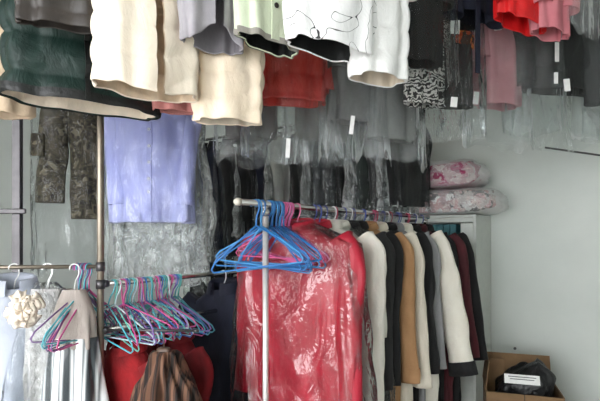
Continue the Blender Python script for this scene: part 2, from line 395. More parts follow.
def coat(name, label, cat, loc, yaw, L, wsh=.20, whem=.24, t=.07, mat=None, lining=None, th=None, sl=.58, splay=.08, sr=.066, sc_=.05, cuff=None, col=True, colmat=None,
         gap=0.0, corner=0.0, puff=None, quilt=0.0, folds=8, fa=.008, wr=.006, seed=None, tilt=0.0, buttons=0, butmat=None, zipm=None, band=None, hcol=(235, 235, 235), hlabel=None, hgroup=None,
         group=None, waist=None, bagk=None, sway=0.0, hw=None, ridge=0.0, depth=.3, colh=.05, swr=.12):
    seed = R.randrange(1000) if seed is None else seed
    rt = root(name, label, cat, loc, yaw, group)
    A = shell(L, wsh, whem, t, folds=folds, fa=fa, wr=wr, seed=seed, gap=gap, corner=corner, puff=puff, quilt=quilt, tilt=tilt, th=th, waist=waist, sway=sway, ridge=ridge)
    b = garment_body(rt, A, mat, lining, closed=gap == 0, depth=depth)
    if sl:
        for s in (-1, 1): sleeve(rt, s, wsh, mat, sl, splay, sr, sc_, puff, seed=seed + s, cuff=cuff, swr=swr)
    if col: collar(rt, colmat or mat, h=colh)
    if buttons or zipm:
        o, C = strip(rt, 'zip' if zipm else 'placket', A, 0, .016 if zipm else .03, zipm or mat, out=.006)
        if buttons:
            dm = None
            for i in range(buttons):
                q = C[int((i + .5) / buttons * (len(C) - 1) * .85)]
                if dm is None: bo = disc_mesh().build('button', butmat or solid('button_dark', (40, 36, 34), .4), o); dm = bo.data
                else: bo = link('button', dm, o)
                bo.location = (q[0], q[1] - .003, q[2])
    if band:                                           # contrast band round the hem
        bm_, bh = band; c = A.mean(axis=1, keepdims=True); zb = A[-1, :, 2].mean() + bh
        i0 = int(np.argmin(np.abs(A[:, :, 2].mean(axis=1) - zb))); H = c[i0:] + (A[i0:] - c[i0:]) * 1.025
        grid('hem_band', np.concatenate([H, A[-1:] - [0, 0, .006]]), bm_, rt, gap == 0)
    hanger(loc, yaw, hlabel or ('wire hanger inside the ' + label)[:200], hcol, hgroup, width=hw or min(.42, wsh * 1.9))
    return rt, A
def short(label, n=9): return ' '.join(label.split()[:n])

WHITE_H = (232, 232, 230)
def D2(a): return math.radians(a)
def hemL(rail_z, py, d): return rail_z - .082 - ZY(py, d)

# ---- front row under the ceiling
def front(px, hem, **kw):
    q = RA.px(px); dd = kw.pop('dd', 0.0); q = q + np.array([0, dd, 0])
    if dd: q[0] = (px - CX) / F * q[1]
    lab = kw.pop('label'); nm = kw.pop('name'); cat = kw.pop('cat'); yaw = D2(kw.pop('yaw', 35))
    hl = kw.pop('hlabel', None)
    return coat(nm, lab, cat, q, yaw, hemL(RA.z, hem, q[1]), hlabel=hl, **kw)
CREAM = fabric('cream_nylon', (252, 240, 222), (247, 232, 212), 0.6, 0.25, 14)
CREAML = fabric('cream_lining', (240, 226, 206), None, 0.8)
GREEN = fabric('dark_green_nylon', (14, 46, 39), (8, 32, 27), 0.6, 0.5, 12)
BLACKN = fabric('black_nylon', (26, 28, 28), (14, 15, 15), 0.5, 0.4, 10)
front(-32, 112, name='beige_coat', label='pale beige coat cut off by the left edge of the picture', cat='coat', mat=fabric('beige_wool', (214, 190, 162)), yaw=25, whem=.22, hlabel='wire hanger inside the pale beige coat at the far left')
front(83, 106, name='puffer_coat', label='dark green padded coat with cream lining and black hem', cat='coat', mat=GREEN, lining=CREAML, wsh=.21, whem=.245, t=.08, th=.085, puff=(.13, .022), wr=.016, band=(BLACKN, .022), yaw=33, tilt=-.03, zipm=BLACKN, sr=.07, sl=.32, hlabel='wire hanger inside the dark green padded coat')
front(62, 26, name='quilted_jacket', label='dark brown grey quilted jacket hanging in front of the green padded coat', cat='jacket', mat=fabric('brown_grey_nylon', (62, 56, 52), (46, 42, 40), .5), wsh=.17, whem=.12, t=.03, th=.035, dd=-.24, yaw=24, puff=(.07, .008), sl=.2, splay=0, hlabel='wire hanger inside the dark brown grey quilted jacket')
front(148, 91, name='quilted_coat', label='long cream quilted coat hanging open in front of the green padded coat', cat='coat', mat=CREAM, lining=fabric('peach_lining', (240, 216, 186)), wsh=.17, whem=.168, t=.07, th=.09, yaw=42, gap=.03, corner=-.02, puff=(.085, .011), quilt=.5, sl=.30, splay=.0, dd=-.12, seed=12, hlabel='wire hanger inside the long open cream quilted coat')
front(178, 111, name='pink_skirt', label='dusty pink garment showing only its hem below the cream quilted coats', cat='skirt', mat=fabric('dusty_pink', (196, 128, 122)), wsh=.12, whem=.10, t=.03, dd=.16, yaw=15, sl=0, col=False, hlabel='wire hanger inside the dusty pink garment')
front(213, 46, name='grey_jacket', label='pale lilac grey jacket with a pointed hem between two cream coats', cat='jacket', mat=fabric('lilac_grey', (168, 164, 170)), lining=fabric('grey_lining', (128, 124, 130)), wsh=.15, whem=.11, t=.04, yaw=36, dd=-.06, gap=.06, corner=.06, sl=.25, splay=0, hlabel='wire hanger inside the pale lilac grey jacket')
front(228, 122, name='quilted_coat', label='cream quilted coat with a straight hem left of the red padded jacket', cat='coat', mat=fabric('cream_nylon_warm', (250, 234, 212), (246, 226, 200), 0.6, .25, 14), lining=CREAML, wsh=.15, whem=.12, t=.05, th=.055, yaw=24, puff=(.085, .010), quilt=.4, dd=.10, sl=.30, splay=-.03, hlabel='wire hanger inside the straight hemmed cream quilted coat')
front(267, 44, name='green_jacket', label='pale green cotton jacket with dark lining and buttoned flap', cat='jacket', mat=fabric('pale_green_cotton', (212, 222, 196), (204, 212, 188)), lining=BLACKN, wsh=.15, whem=.115, t=.045, th=.05, yaw=38, tilt=-.12, sl=.25, splay=-.02, buttons=6, band=(fabric('grey_taupe_cotton', (150, 146, 138)), .018), hlabel='wire hanger inside the pale green cotton jacket')
front(332, 50, name='printed_jacket', label='white jacket printed with thin black drawn lines', cat='jacket', mat=pattern('white_line_print', 'lines', [(246, 246, 246), (30, 30, 34)], 7.5, .6), lining=BLACKN, wsh=.18, whem=.155, t=.06, th=.065, yaw=26, tilt=-.08, dd=-.08, sl=.27, splay=-.02, seed=5, hlabel='wire hanger inside the white line printed jacket')
front(379, 79, name='quilted_jacket', label='white quilted jacket with a gathered hem right of the line printed jacket', cat='jacket', mat=fabric('white_nylon', (238, 238, 236), (226, 226, 224), .55), lining=CREAML, wsh=.13, whem=.105, t=.055, th=.06, yaw=30, puff=(.09, .007), sl=.3, splay=-.03, dd=.05, hlabel='wire hanger inside the white quilted jacket')

# ---- second overhead rail: red padded jacket, dark clothes, pinks
def second(px, hem, bagy=None, **kw):
    q = RB.px(px); dd = kw.pop('dd', 0.0); q = q + np.array([0, dd, 0])
    if dd: q[0] = (px - CX) / F * q[1]
    yaw = D2(kw.pop('yaw', 20)); lab = kw.pop('label'); nm = kw.pop('name'); cat = kw.pop('cat')
    fk = kw.pop('film', 'clear'); tags = kw.pop('tags', ()); blab = kw.pop('blabel', None); hl = kw.pop('hlabel', None)
    wsh, whem, t = kw.get('wsh', .2), kw.get('whem', .24), kw.get('t', .07)
    r = coat(nm, lab, cat, q, yaw, hemL(RB.z, hem, q[1]), hlabel=hl, **kw)
    if bagy:
        tg = []
        for (tx, ty, tw, th_, rz) in tags:
            tp = P(tx, ty, q[1] - t - .085 - abs(math.sin(yaw)) * .06); tg.append((tp, (tw, th_), rz))
        bag(q, yaw, blab, hemL(RB.z, bagy, q[1]) + .02, wsh + .035, max(whem, wsh) + .05, t + .045, fk, seed=int(px), tags=tg)
    return r
DK = fabric('charcoal_wool', (44, 44, 46), (26, 26, 28)); BK = fabric('black_wool', (24, 24, 26), (13, 13, 14)); NAVY = fabric('navy_wool', (26, 30, 50), (16, 18, 34))
second(292, 102, 152, name='padded_jacket', label='bright red padded jacket inside a clear bag below the pale green jacket', cat='jacket', mat=fabric('red_nylon', (226, 56, 42), (204, 42, 34), .5, .5, 12), wsh=.17, whem=.16, t=.07, puff=(.09, .010), yaw=16, sl=.5, splay=-.02, blabel='clear plastic bag over the bright red padded jacket', hlabel='wire hanger inside the bright red padded jacket', film='shiny', tags=[(288, 148, .018, .082, .05)])
second(354, 122, 158, name='grey_dress', label='dark grey garment in smoky plastic below the white quilted jacket', cat='dress', mat=fabric('smoke_grey', (104, 104, 102), (80, 80, 80)), wsh=.12, whem=.13, t=.05, yaw=20, sl=.4, splay=-.02, blabel='smoky plastic bag with a white tag below the white quilted jacket', hlabel='wire hanger inside the dark grey garment', film='milky', tags=[(352, 125, .018, .082, .12)])
second(392, 140, 162, name='grey_shirt', label='mid grey shirt in hazy plastic left of the zebra knit', cat='shirt', mat=fabric('mid_grey', (120, 122, 120), (96, 98, 96)), wsh=.12, whem=.13, t=.045, yaw=24, sl=.4, splay=-.02, blabel='hazy plastic bag over the mid grey shirt', hlabel='wire hanger inside the mid grey shirt', film='milky')
second(421, 64, 76, name='black_jacket', label='black jacket in clear film right of the white quilted jacket', cat='jacket', mat=BK, wsh=.11, whem=.095, t=.04, yaw=24, sl=.2, splay=-.02, dd=-.32, blabel='clear plastic bag over the black jacket beside the white quilted jacket', hlabel='wire hanger inside the black jacket beside the white quilted jacket')
second(424, 105, None, name='zebra_sweater', label='black and white zebra patterned knit hanging below the black jacket', cat='sweater', mat=pattern('zebra_knit', 'zebra', [(40, 40, 40), (190, 190, 186)], 14), wsh=.10, whem=.10, t=.04, yaw=28, sl=.3, splay=-.03, dd=-.17, hlabel='wire hanger inside the zebra patterned knit')
rt_o, A_o = second(453, 106, 135, name='printed_blouse', label='black blouse with an orange band beside the mauve dress', cat='blouse', mat=BK, wsh=.11, whem=.10, t=.045, yaw=24, sl=.2, splay=-.03, dd=-.06, blabel='clear plastic bag with white tags over the black and orange blouse', hlabel='wire hanger inside the black and orange blouse', film='shiny', tags=[(455, 27, .042, .062, .05), (454, 102, .03, .045, .1)])
iz = [int(np.argmin(np.abs(A_o[:, :, 2].mean(axis=1) - (ZY(y, RB.px(453)[1]) - RB.z)))) for y in (40, 54)]
c_ = A_o.mean(axis=1, keepdims=True); grid('orange_band', (c_ + (A_o - c_) * np.array([1.09, 1.16, 1]))[iz[0]:iz[1]], pattern('orange_print', 'floral', [(226, 92, 30), (190, 70, 30), (240, 140, 60), (70, 50, 40)], 30), rt_o)
second(497, 106, 142, name='mauve_dress', label='dusty mauve dress hanging under the red bundle', cat='dress', mat=fabric('mauve', (200, 142, 150), (182, 122, 132)), wsh=.14, whem=.125, t=.05, yaw=16, sl=.3, splay=-.03, seed=3, film='milky', blabel='hazy plastic bag with tags over the mauve dress', hlabel='wire hanger inside the dusty mauve dress', tags=[(497, 22, .035, .08, -.12), (476, 98, .026, .06, .1)])
second(470, 16, None, name='navy_coat', label='dark navy coat with a long hanging belt above the mauve dress', cat='coat', mat=NAVY, wsh=.14, whem=.14, t=.05, yaw=22, sl=.2, splay=-.02, dd=-.2, hlabel='wire hanger inside the dark navy coat')
nv = bpy.data.objects['navy_coat']; m = MB(); q0 = to_local(nv, P(477, -2, 2.09)); q1 = to_local(nv, P(478.5, 73, 2.09))
m.box((q0 + q1) / 2, (.024, .006, np.linalg.norm(q1 - q0))); m.build('belt', NAVY, nv, False)
second(560, 92, 140, name='black_coat', label='black coat in crinkled clear plastic at the upper right', cat='coat', mat=BK, wsh=.22, whem=.25, t=.06, yaw=10, sl=.42, splay=.0, blabel='crinkled clear bag with white tags over the black coat at upper right', hlabel='wire hanger inside the black coat at upper right', film='clear', tags=[(557, 52, .02, .095, .0), (556, 78, .02, .055, .0), (567, 85, .03, .06, -.1)])
second(536, 70, 128, name='black_jacket', label='black jacket in a clear bag between the mauve dress and black coat', cat='jacket', mat=DK, wsh=.12, whem=.12, t=.045, yaw=24, sl=.4, splay=-.02, film='milky', blabel='hazy plastic bag over the black jacket right of the mauve dress', hlabel='wire hanger inside the black jacket right of the mauve dress')
second(612, 96, 142, name='charcoal_coat', label='charcoal coat cut off by the right edge of the picture', cat='coat', mat=DK, wsh=.18, whem=.2, t=.06, yaw=20, sl=.5, splay=.0, blabel='clear plastic bag over the charcoal coat at the right edge', hlabel='wire hanger inside the charcoal coat at the right edge', film='milky')
second(252, 138, 158, name='dusky_skirt', label='dusky grey bagged skirt below the straight hemmed cream coat', cat='skirt', mat=fabric('dusky_grey', (92, 90, 90), (70, 68, 70)), wsh=.13, whem=.12, t=.035, yaw=14, sl=0, col=False, dd=.14, film='milky', blabel='hazy bag over the dusky grey skirt', hlabel='wire hanger inside the dusky grey skirt')
second(322, 140, 160, name='grey_blouse', label='ash grey bagged blouse below the white line printed jacket', cat='blouse', mat=fabric('ash_grey', (112, 110, 106), (88, 86, 84)), wsh=.14, whem=.13, t=.035, yaw=12, sl=.3, splay=-.03, dd=.16, film='milky', blabel='hazy bag over the ash grey blouse', hlabel='wire hanger inside the ash grey blouse')
# red and pink bundle hanging in front of them
def front_b(px, hem, d, **kw): return coat(kw.pop('name'), kw.pop('label'), kw.pop('cat'), (P(px, 0, d)[0], d, 2.76), D2(kw.pop('yaw')), hemL(2.76, hem, d), **kw)
RE = Rail((.55, 2.02), (1.9, 2.1), 2.76); overhead(RE, 'overhead chrome rail carrying the red and pink garments', 2)
front_b(520, 24, 2.05, name='red_jacket', label='glossy red garment with a slanting hem at the upper right', cat='jacket', yaw=20, mat=fabric('glossy_red', (224, 34, 36), (196, 22, 26), .35, .4, 12), wsh=.13, whem=.12, t=.05, tilt=-.22, sl=.2, splay=-.03, hlabel='wire hanger inside the glossy red garment')
front_b(550, 34, 2.07, name='pink_jacket', label='rose pink garment in a clear bag right of the glossy red garment', cat='jacket', yaw=24, mat=fabric('rose_pink', (206, 128, 136), (190, 108, 118)), wsh=.11, whem=.09, t=.045, tilt=-.12, sl=.2, splay=-.03, hlabel='wire hanger inside the rose pink garment')
bag((P(583, 0, 2.09)[0], 2.09, 2.76), D2(15), 'empty clear plastic bag hanging right of the rose pink garment', hemL(2.76, 36, 2.09), .10, .10, .04, 'milky', 71)
hanger((P(583, 0, 2.09)[0], 2.09, 2.76), D2(15), 'wire hanger inside the empty clear plastic bag', WHITE_H, width=.16)

# ---- left rail behind: camouflage trousers and lavender shirt
q = RC.px(69); yw = D2(6); d_ = q[1]
tr = root('camouflage_trousers', 'green and brown camouflage trousers hanging by the pale wall', 'trousers', q, yw)
CAMO = pattern('camouflage', 'camo', [(34, 30, 25), (76, 70, 54), (46, 40, 34), (112, 104, 86)], 20)
for s, hy, cx, sw in ((-1, 203, -.065, -.035), (1, 219, .075, .02)):
    Lg = RC.z - .1 - ZY(hy, d_ ); G = []
    for f in np.linspace(0, 1, 46):
        ang = np.linspace(0, 2 * PI, 36, endpoint=False); ca, sa = np.cos(ang), np.sin(ang)
        ww = .082 - .006 * f; tt = .045 + .008 * f; z = -.1 - Lg * f
        off = .008 * np.sin(5 * ang + 3 * f) * f + .010 * vnoise(ca * 2, sa * 2, z * 9, 4 + s)
        G.append(np.stack([cx + sw * f + ww * sp(ca, .8) + off * ca, tt * sa + off * sa, np.full_like(ca, z)], 1))
    G = np.array(G); c = G[-1].mean(axis=0); G = np.concatenate([G, (c + (G[-1] - c) * .85)[None], (c + [0, 0, .1] + (G[-1] - c) * .8)[None], (c + [0, 0, .12] + (G[-1] - c) * .05)[None]])
    lg = grid('trouser_leg', G, CAMO, tr, True, True)
    m = MB(); m.box((cx + sw * .5 + s * .07, -.052, -.1 - Lg * .55), (.07, .014, .13), bev=.004); m.build('cargo_pocket', CAMO, lg)
m = MB(); m.box((0, 0, -.105), (.30, .10, .05), bev=.01); m.build('waistband', CAMO, tr)
hanger(q, yw, 'wire hanger holding the camouflage trousers', WHITE_H, width=.36)
bag(q, yw, 'clear plastic bag hanging low around the camouflage trousers', RC.z - .06 - ZY(272, d_), .20, .205, .08, 'clear', 33, folds=4)
q = RC.px(152); d_ = q[1]
coat('lavender_shirt', 'pale lavender blue shirt in a clear bag', 'shirt', q, D2(4), RC.z - .082 - ZY(222, d_), wsh=.225, whem=.235, t=.055, mat=fabric('lavender_cotton', (188, 192, 238), (176, 180, 230), .8, .2, 6), folds=7, fa=.012, sl=.66, splay=-.04, sr=.06, buttons=7, butmat=solid('button_pale', (220, 220, 230), .4), hlabel='wire hanger inside the pale lavender blue shirt')
bag(q, D2(4), 'crumpled shiny clear bag reaching below the lavender shirt', RC.z - .06 - ZY(274, d_), .245, .27, .09, 'shiny', 52, ridge=.016, wr=.02)
bag(RC.px(158) + np.array([0, .14, 0]), D2(-4), 'crumpled silvery bag hanging behind the lavender shirt', RC.z - .06 - ZY(283, d_), .22, .27, .07, 'crumpled', 63, ridge=.03, wr=.03)
hanger(RC.px(158) + np.array([0, .14, 0]), D2(-4), 'wire hanger inside the crumpled silvery bag', WHITE_H, width=.3)

# ---- back row of bagged suits along the back wall
specs = [  # metres along the rail, garment, colour, hem row, film, tag
 (.10, 'long_coat', BK, 'long black coat at the left end of the back row', 395, 'clear', 'coat'),
 (.24, 'black_suit', BK, 'black bagged suit second from the left in the back row', 300, 'clear', 'suit'),
 (.42, 'black_trousers', NAVY, 'navy black bagged garment third from the left in the back row', 250, 'shiny', 'suit'),
 (.60, 'grey_suit', DK, 'charcoal bagged suit behind the near end of the rack rail', 255, 'clear', 'suit'),
 (.80, 'black_suit', BK, 'black bagged suit above the blue hanger hooks', 245, 'clear', 'suit'),
 (.98, 'black_suit', NAVY, 'dark navy bagged suit left of the pale grey bagged shirt', 240, 'shiny', 'suit'),
 (1.16, 'grey_shirt', fabric('pale_grey_cotton', (188, 188, 182), (160, 160, 156)), 'pale grey bagged shirt in the middle of the back row', 204, 'clear', 'shirt'),
 (1.34, 'black_suit', BK, 'black bagged suit right of the pale grey bagged shirt', 222, 'shiny', 'suit'),
 (1.54, 'grey_coat', fabric('slate_wool', (80, 82, 84), (58, 60, 62)), 'slate grey bagged coat in the back row', 216, 'shiny', 'coat'),
 (1.74, 'black_coat', BK, 'tall black bagged coat above the middle of the rack', 212, 'clear', 'coat'),
 (1.94, 'green_coat', fabric('grey_green_wool', (58, 66, 62), (40, 46, 44)), 'dark grey green bagged coat near the cabinet', 214, 'clear', 'coat'),
 (2.04, 'charcoal_suit', DK, 'charcoal bagged suit second from the right in the back row', 210, 'shiny', 'suit'),
 (2.17, 'black_suit', BK, 'black bagged suit at the right end of the back row', 206, 'clear', 'suit'),
]
ykind = math.atan2(V[1], V[0])
for i, (s, nm, mt, lab, hy, fk, cat) in enumerate(specs):
    q = RD.at(s); yy = ykind - D2(24 + R.uniform(-8, 8)); zt = {9: 0.0}.get(i, R.uniform(.0, .04))
    coat(nm, lab, cat, q, yy, hemL(RD.z, hy, q[1]), wsh=.17, whem=.16, t=.045, mat=mt, sl=.5 if hy < 240 else .62, splay=-.02, sr=.055, hlabel='wire hanger inside the ' + lab)
    bag(q, yy, 'clear bag over the ' + lab, hemL(RD.z, hy, q[1]) + (.06 if hy < 225 else .12), .20, .20, .08, fk, seed=90 + i, ridge=.014)
for k, (s, lab, hy) in enumerate(((.33, 'second and third', 262), (.70, 'fourth and fifth', 240), (1.07, 'sixth and seventh', 214), (1.44, 'eighth and ninth', 226), (1.84, 'tenth and eleventh', 224), (2.11, 'last two', 216))):  # empty film bags added to give the row its white highlight streaks
    q = RD.at(s); yy = ykind - D2(4 + 3 * k)
    bag(q, yy, 'added empty bag for highlight streaks between the %s garments of the back row' % lab, hemL(RD.z, hy, q[1]), .20, .19, .022, 'crumpled', 400 + k, ridge=.03, wr=.03, folds=7, fa=.02)
    hanger(q, yy, 'wire hanger inside the added streak bag between the %s garments' % lab, WHITE_H, width=.36)
# two more tags hanging from bags of the back row
def add_tag(rt, p, size, rz=0.0):
    m = MB(); m.box((0, 0, 0), (size[0], .0015, size[1]), Matrix.Rotation(rz, 3, 'Y')); o = m.build('paper_tag', PAPER, rt, False)
    o.location = tuple(to_local(rt, p)); o.rotation_euler = (0, 0, -rt.rotation_euler[2])
bb = [o for o in bpy.data.objects if o.name.startswith('garment_bag') and 'between the second and third' in o['label']][0]
add_tag(bb, P(235, 152, bb.location[1] - .24), (.034, .14), .0)

# ---- the chrome rack in front: post, rail, coats, hangers
RK0 = np.array([-.235, 1.80]); RZ = 1.525; RKL = 1.95
RK = Rail(RK0, RK0 + V[:2] * RKL, RZ)
rk = root('garment_rack', 'chrome garment rack full of coats', 'rack', (*RK.at(RKL / 2)[:2], 0), YAW)
def rkl(s, z=0): return np.array([0.0, s - RKL / 2, z])
m = MB(); m.tube([rkl(0, RZ), rkl(RKL, RZ)], .0125, 14); top = m.build('rail_tube', CHROME, rk)
m = MB(); m.tube([rkl(-.012, RZ), rkl(-.002, RZ), rkl(.012, RZ)], [.009, .0145, .0145], 14); m.build('end_cap', solid('pale_cap', (206, 200, 186), .5), top)
for s in (.165, RKL - .06):
    m = MB(); m.tube([rkl(s, .05), rkl(s, RZ - .012)], .0125, 14); m.build('post', solid('white_chrome', (222, 220, 218), .3, .55), rk)
    m = MB(); m.tube([rkl(s) + [-.28, 0, .05], rkl(s) + [.28, 0, .05]], .0125, 12); ft = m.build('foot_bar', CHROME, rk)
    for e in (-.26, .26):
        m = MB(); m.tube([rkl(s) + [e - .012, 0, .025], rkl(s) + [e + .012, 0, .025]], .025, 16); m.build('castor', solid('castor_black', (28, 28, 28), .5), ft)
    m = MB(); m.tube([rkl(s, RZ - .05), rkl(s, RZ - .016)], .017, 14); m.build('joint', CHROME, rk)
m = MB(); m.tube([rkl(.165, .12), rkl(RKL - .06, .12)], .0105, 12); m.build('lower_bar', CHROME, rk)

RED = fabric('crimson_satin', (172, 26, 50), (146, 16, 38), .55, .45, 8)
WHT = fabric('white_wool', (226, 222, 212), (212, 208, 198)); CRM = fabric('cream_wool', (222, 214, 198), (206, 198, 182)); CAMEL = fabric('camel_wool', (180, 138, 98), (158, 118, 80))
rack = [  # s, label, name, cat, mat, wsh, whem, t, L, sleeve, splay, yaw offset, buttons
 (.38, 'crimson red coat in a clear plastic bag on the rack', 'red_coat', 'coat', RED, .25, .29, .055, 1.02, .60, .04, 0, 0),
 (.51, 'second crimson red coat tucked behind the front red coat', 'red_coat', 'coat', RED, .18, .19, .035, 1.0, .58, -.01, 0, 0),
 (.60, 'off white coat right behind the crimson coats', 'white_coat', 'coat', WHT, .235, .23, .045, .98, .60, .04, 0, 0),
 (.68, 'bright white jacket in clear film left of the dark grey jacket', 'white_jacket', 'jacket', WHT, .20, .20, .04, .36, .34, .05, 0, 0),
 (.78, 'dark grey bagged jacket between white jacket and camel coat', 'grey_jacket', 'jacket', DK, .205, .21, .045, .9, .60, .03, 0, 0),
 (.87, 'black jacket hanging left of the camel coat', 'black_jacket', 'jacket', BK, .205, .21, .04, .9, .60, .035, 0, 0),
 (.98, 'camel brown wool coat with a buttoned cuff', 'camel_coat', 'coat', CAMEL, .215, .22, .045, .95, .61, .07, 0, 4),
 (1.10, 'cream white long coat right of the camel coat', 'cream_coat', 'coat', CRM, .22, .24, .05, 1.0, .66, .09, 0, 4),
 (1.22, 'black coat between cream coat and white coat', 'black_coat', 'coat', BK, .22, .22, .04, .95, .62, .08, 0, 0),
 (1.32, 'light grey jacket behind the black coat on the rack', 'grey_jacket', 'jacket', fabric('light_grey_wool', (150, 150, 152), (132, 132, 134)), .215, .215, .04, .9, .62, .085, 0, 0),
 (1.45, 'white coat with black cuffs and a wide hanging sleeve', 'white_coat', 'coat', fabric('ivory_wool', (236, 232, 220), (226, 220, 206)), .235, .25, .055, .95, .60, .17, 0, 4),
 (1.58, 'black coat behind the wide sleeved white coat', 'black_coat', 'coat', BK, .23, .23, .045, .98, .64, .12, 0, 0),
 (1.69, 'dark burgundy coat near the far end of the rack', 'burgundy_coat', 'coat', fabric('burgundy_wool', (84, 28, 36), (56, 18, 24)), .26, .25, .045, .95, .62, .12, 0, 0),
 (1.81, 'black coat at the far end of the rack by the cabinet', 'black_coat', 'coat', BK, .265, .26, .05, 1.0, .66, .13, 0, 0),
]
hc = {0: (226, 120, 160), 3: (230, 230, 230), 5: (60, 60, 130), 7: (190, 60, 110), 9: (150, 40, 60), 11: (210, 60, 90)}
for i, (s, lab, nm, cat, mt, ws, wh, t, L, sl, spl, yo, nb) in enumerate(rack):
    q = RK.at(s); yy = YAW + D2(R.uniform(-4, 5) if i else 0)
    kw = dict(cuff=BK, sr=.085, sc_=.07) if i == 10 else (dict(cuff=CAMEL) if i == 6 else {})
    rt, A = coat(nm, lab, cat, q, yy, L + (.16 if L > .8 else 0), wsh=ws, whem=wh, t=t, mat=mt, sl=sl + (.13 if i == 10 else .06), splay=spl, buttons=nb, hcol=hc.get(i, (70, 80, 150)), hlabel='wire hanger inside the ' + lab, colh=.025, swr=.22, **kw)
    if i in (0, 3, 4):
        bag(q, yy, 'clear plastic bag over the ' + lab.replace(' in a clear plastic bag on the rack', ' at the front').replace(' in clear film', ''), {0: 1.24, 3: .5, 4: 1.14}[i], ws + (.06 if i == 0 else .035), wh + (.075 if i == 0 else .055), t + .035, 'stiff' if i == 0 else 'shiny', seed=200 + i, ridge=.012 if i else .022, drop=.10, wr=.014 if i else .022, crease=[(-.14, -.20, .16, -.85, .03, .028), (.20, -.22, .02, -.60, .03, .05), (-.22, -.25, -.17, -.9, .03, .035), (.24, -.6, .05, -.75, .025, .05)] if i == 0 else None)

# empty hangers hooked on the near end of the rack
BLUE = (40, 112, 180); PINK = (226, 96, 150)
for k in range(13):
    s = .10 + .02 * k if k < 3 else .185 + .009 * (k - 3)
    hanger(RK.at(s), YAW + D2(R.uniform(-24, 24)), 'empty blue coated wire hanger in the bunch around the chrome post', [BLUE, (70, 148, 206), (44, 108, 172)][k % 3], 'blue hangers at the near end of the rack', .42, (R.uniform(-.16, .16), R.uniform(-.16, .14)), .0034, .14)
for k in range(7):
    hanger(RK.at(.275 + .010 * k), YAW + D2(R.uniform(-14, 14)), 'empty pink coated wire hanger in front of the crimson coat', [PINK, (214, 120, 176)][k % 2], 'pink hangers on the rack', .42, (R.uniform(-.14, .06), R.uniform(-.02, .2)), .003, .11)
for k in range(9):
    s_ = .55 + .145 * k; cn = ['blue', 'crimson', 'white'][k % 3]; nb_ = min(rack, key=lambda r: abs(r[0] - s_ + .06))[1]
    hanger(RK.at(s_), YAW + D2(R.uniform(-10, 10)), 'spare %s wire hanger on the rack just past the %s' % (cn, ' '.join(nb_.split()[:4])), [(60, 84, 160), (170, 40, 80), (214, 214, 216)][k % 3], 'spare hangers along the rack', .38, (R.uniform(-.05, .05), R.uniform(-.06, .06)), .003)

# ---- left: floor to ceiling pole, rail with a bunch of hangers
pp = P(100.5, 235, 1.90)
pole = root('support_pole', 'worn steel pole left of the bunched hangers', 'pole', (pp[0], pp[1], 0), YAW)
m = MB(); m.tube([(0, 0, 0), (0, 0, ZC)], .0135, 16); m.build('tube', TANSTEEL, pole)
m = MB(); m.tube([(0, 0, 0), (0, 0, .012)], .05, 18); m.build('base_flange', DARKSTEEL, pole)
for z in (1.205, 1.275):
    m = MB(); m.tube([(0, 0, z - .018), (0, 0, z + .018)], .0175, 14); m.build('clamp', DARKSTEEL, pole)
RH = Rail(pp[:2] + V[:2] * .02, pp[:2] + V[:2] * .95, 1.205)
def plain_rail(rail, label, r=.011, mat=CHROME):
    c = (rail.a + rail.b) / 2; rt = root('clothes_rail', label, 'rail', (c[0], c[1], rail.z)); o = np.array([c[0], c[1], rail.z])
    m = MB(); m.tube([rail.at(0) - o, rail.at(rail.L) - o], r, 12); m.build('rail_tube', mat, rt)
    for e in (0, rail.L):
        q = rail.at(e) - o; dd = np.append(rail.d, 0) * .01
        m = MB(); m.tube([q - dd, q + dd], r * 1.35, 12); m.build('end_cap', DARKSTEEL, rt)
    return rt
plain_rail(RH, 'short chrome rail carrying the bunch of coloured hangers')
RH2 = Rail(pp[:2] + V[:2] * .02, pp[:2] + V[:2] * .95, 1.02); plain_rail(RH2, 'lower chrome rail above the brown striped cloth')
pe = RH.at(.96)
pole2 = root('support_pole', 'rear steel pole hidden behind the bunched hangers', 'pole', (pe[0], pe[1], 0), YAW)
m = MB(); m.tube([(0, 0, 0), (0, 0, 1.3)], .0135, 16); m.build('tube', TANSTEEL, pole2)
m = MB(); m.tube([(0, 0, 0), (0, 0, .012)], .05, 18); m.build('base_flange', DARKSTEEL, pole2)
pal = {'turquoise': (84, 176, 190), 'blue': (62, 108, 184), 'lilac': (150, 116, 190), 'pink': (196, 80, 140), 'white': (206, 222, 230), 'mint': (104, 190, 176)}
keys = list(pal)
for k in range(34):
    c = keys[(k * 5 + k // 4) % 6]
    hanger(RH.at(.035 + .0105 * k), YAW + D2(R.uniform(-30, 30)), c + ' coated wire hanger in the dense bunch beside the steel pole', pal[c], c + ' hangers in the bunch', .42, (R.uniform(-.2, .2), R.uniform(-.22, .22)), .0030, .11)

# ---- lower left: red top, brown striped cloth, dark coats behind
def loose(name, label, cat, loc, yaw, prof, mat, folds, fa, n=96, seed=0, flat=.6, wr=.006, partname='cloth', parent=None, zst=5):
    rt = parent or root(name, label, cat, loc, yaw); G = []
    prof = np.array(prof, float); zz = np.linspace(prof[0, 0], prof[-1, 0], 48)
    for z in zz:
        r = np.interp(-z, -prof[:, 0], prof[:, 1]); g = (z - zz[0]) / (zz[-1] - zz[0]); ang = np.linspace(0, 2 * PI, n, endpoint=False); ca, sa = np.cos(ang), np.sin(ang)
        off = fa * (.3 + .7 * g) * r / prof[:, 1].max() * np.sin(folds * ang + seed + 2.2 * vnoise(ca * 2, sa * 2, z * 3, seed)) + wr * vnoise(ca * 3, sa * 3, z * zst, seed + 4)
        G.append(np.stack([(r + off) * ca, (r * flat + off) * sa, np.full(n, z)], 1))
    grid(partname, np.array(G), mat, rt, True, True, True); return rt
ql = RH2.at(.22)
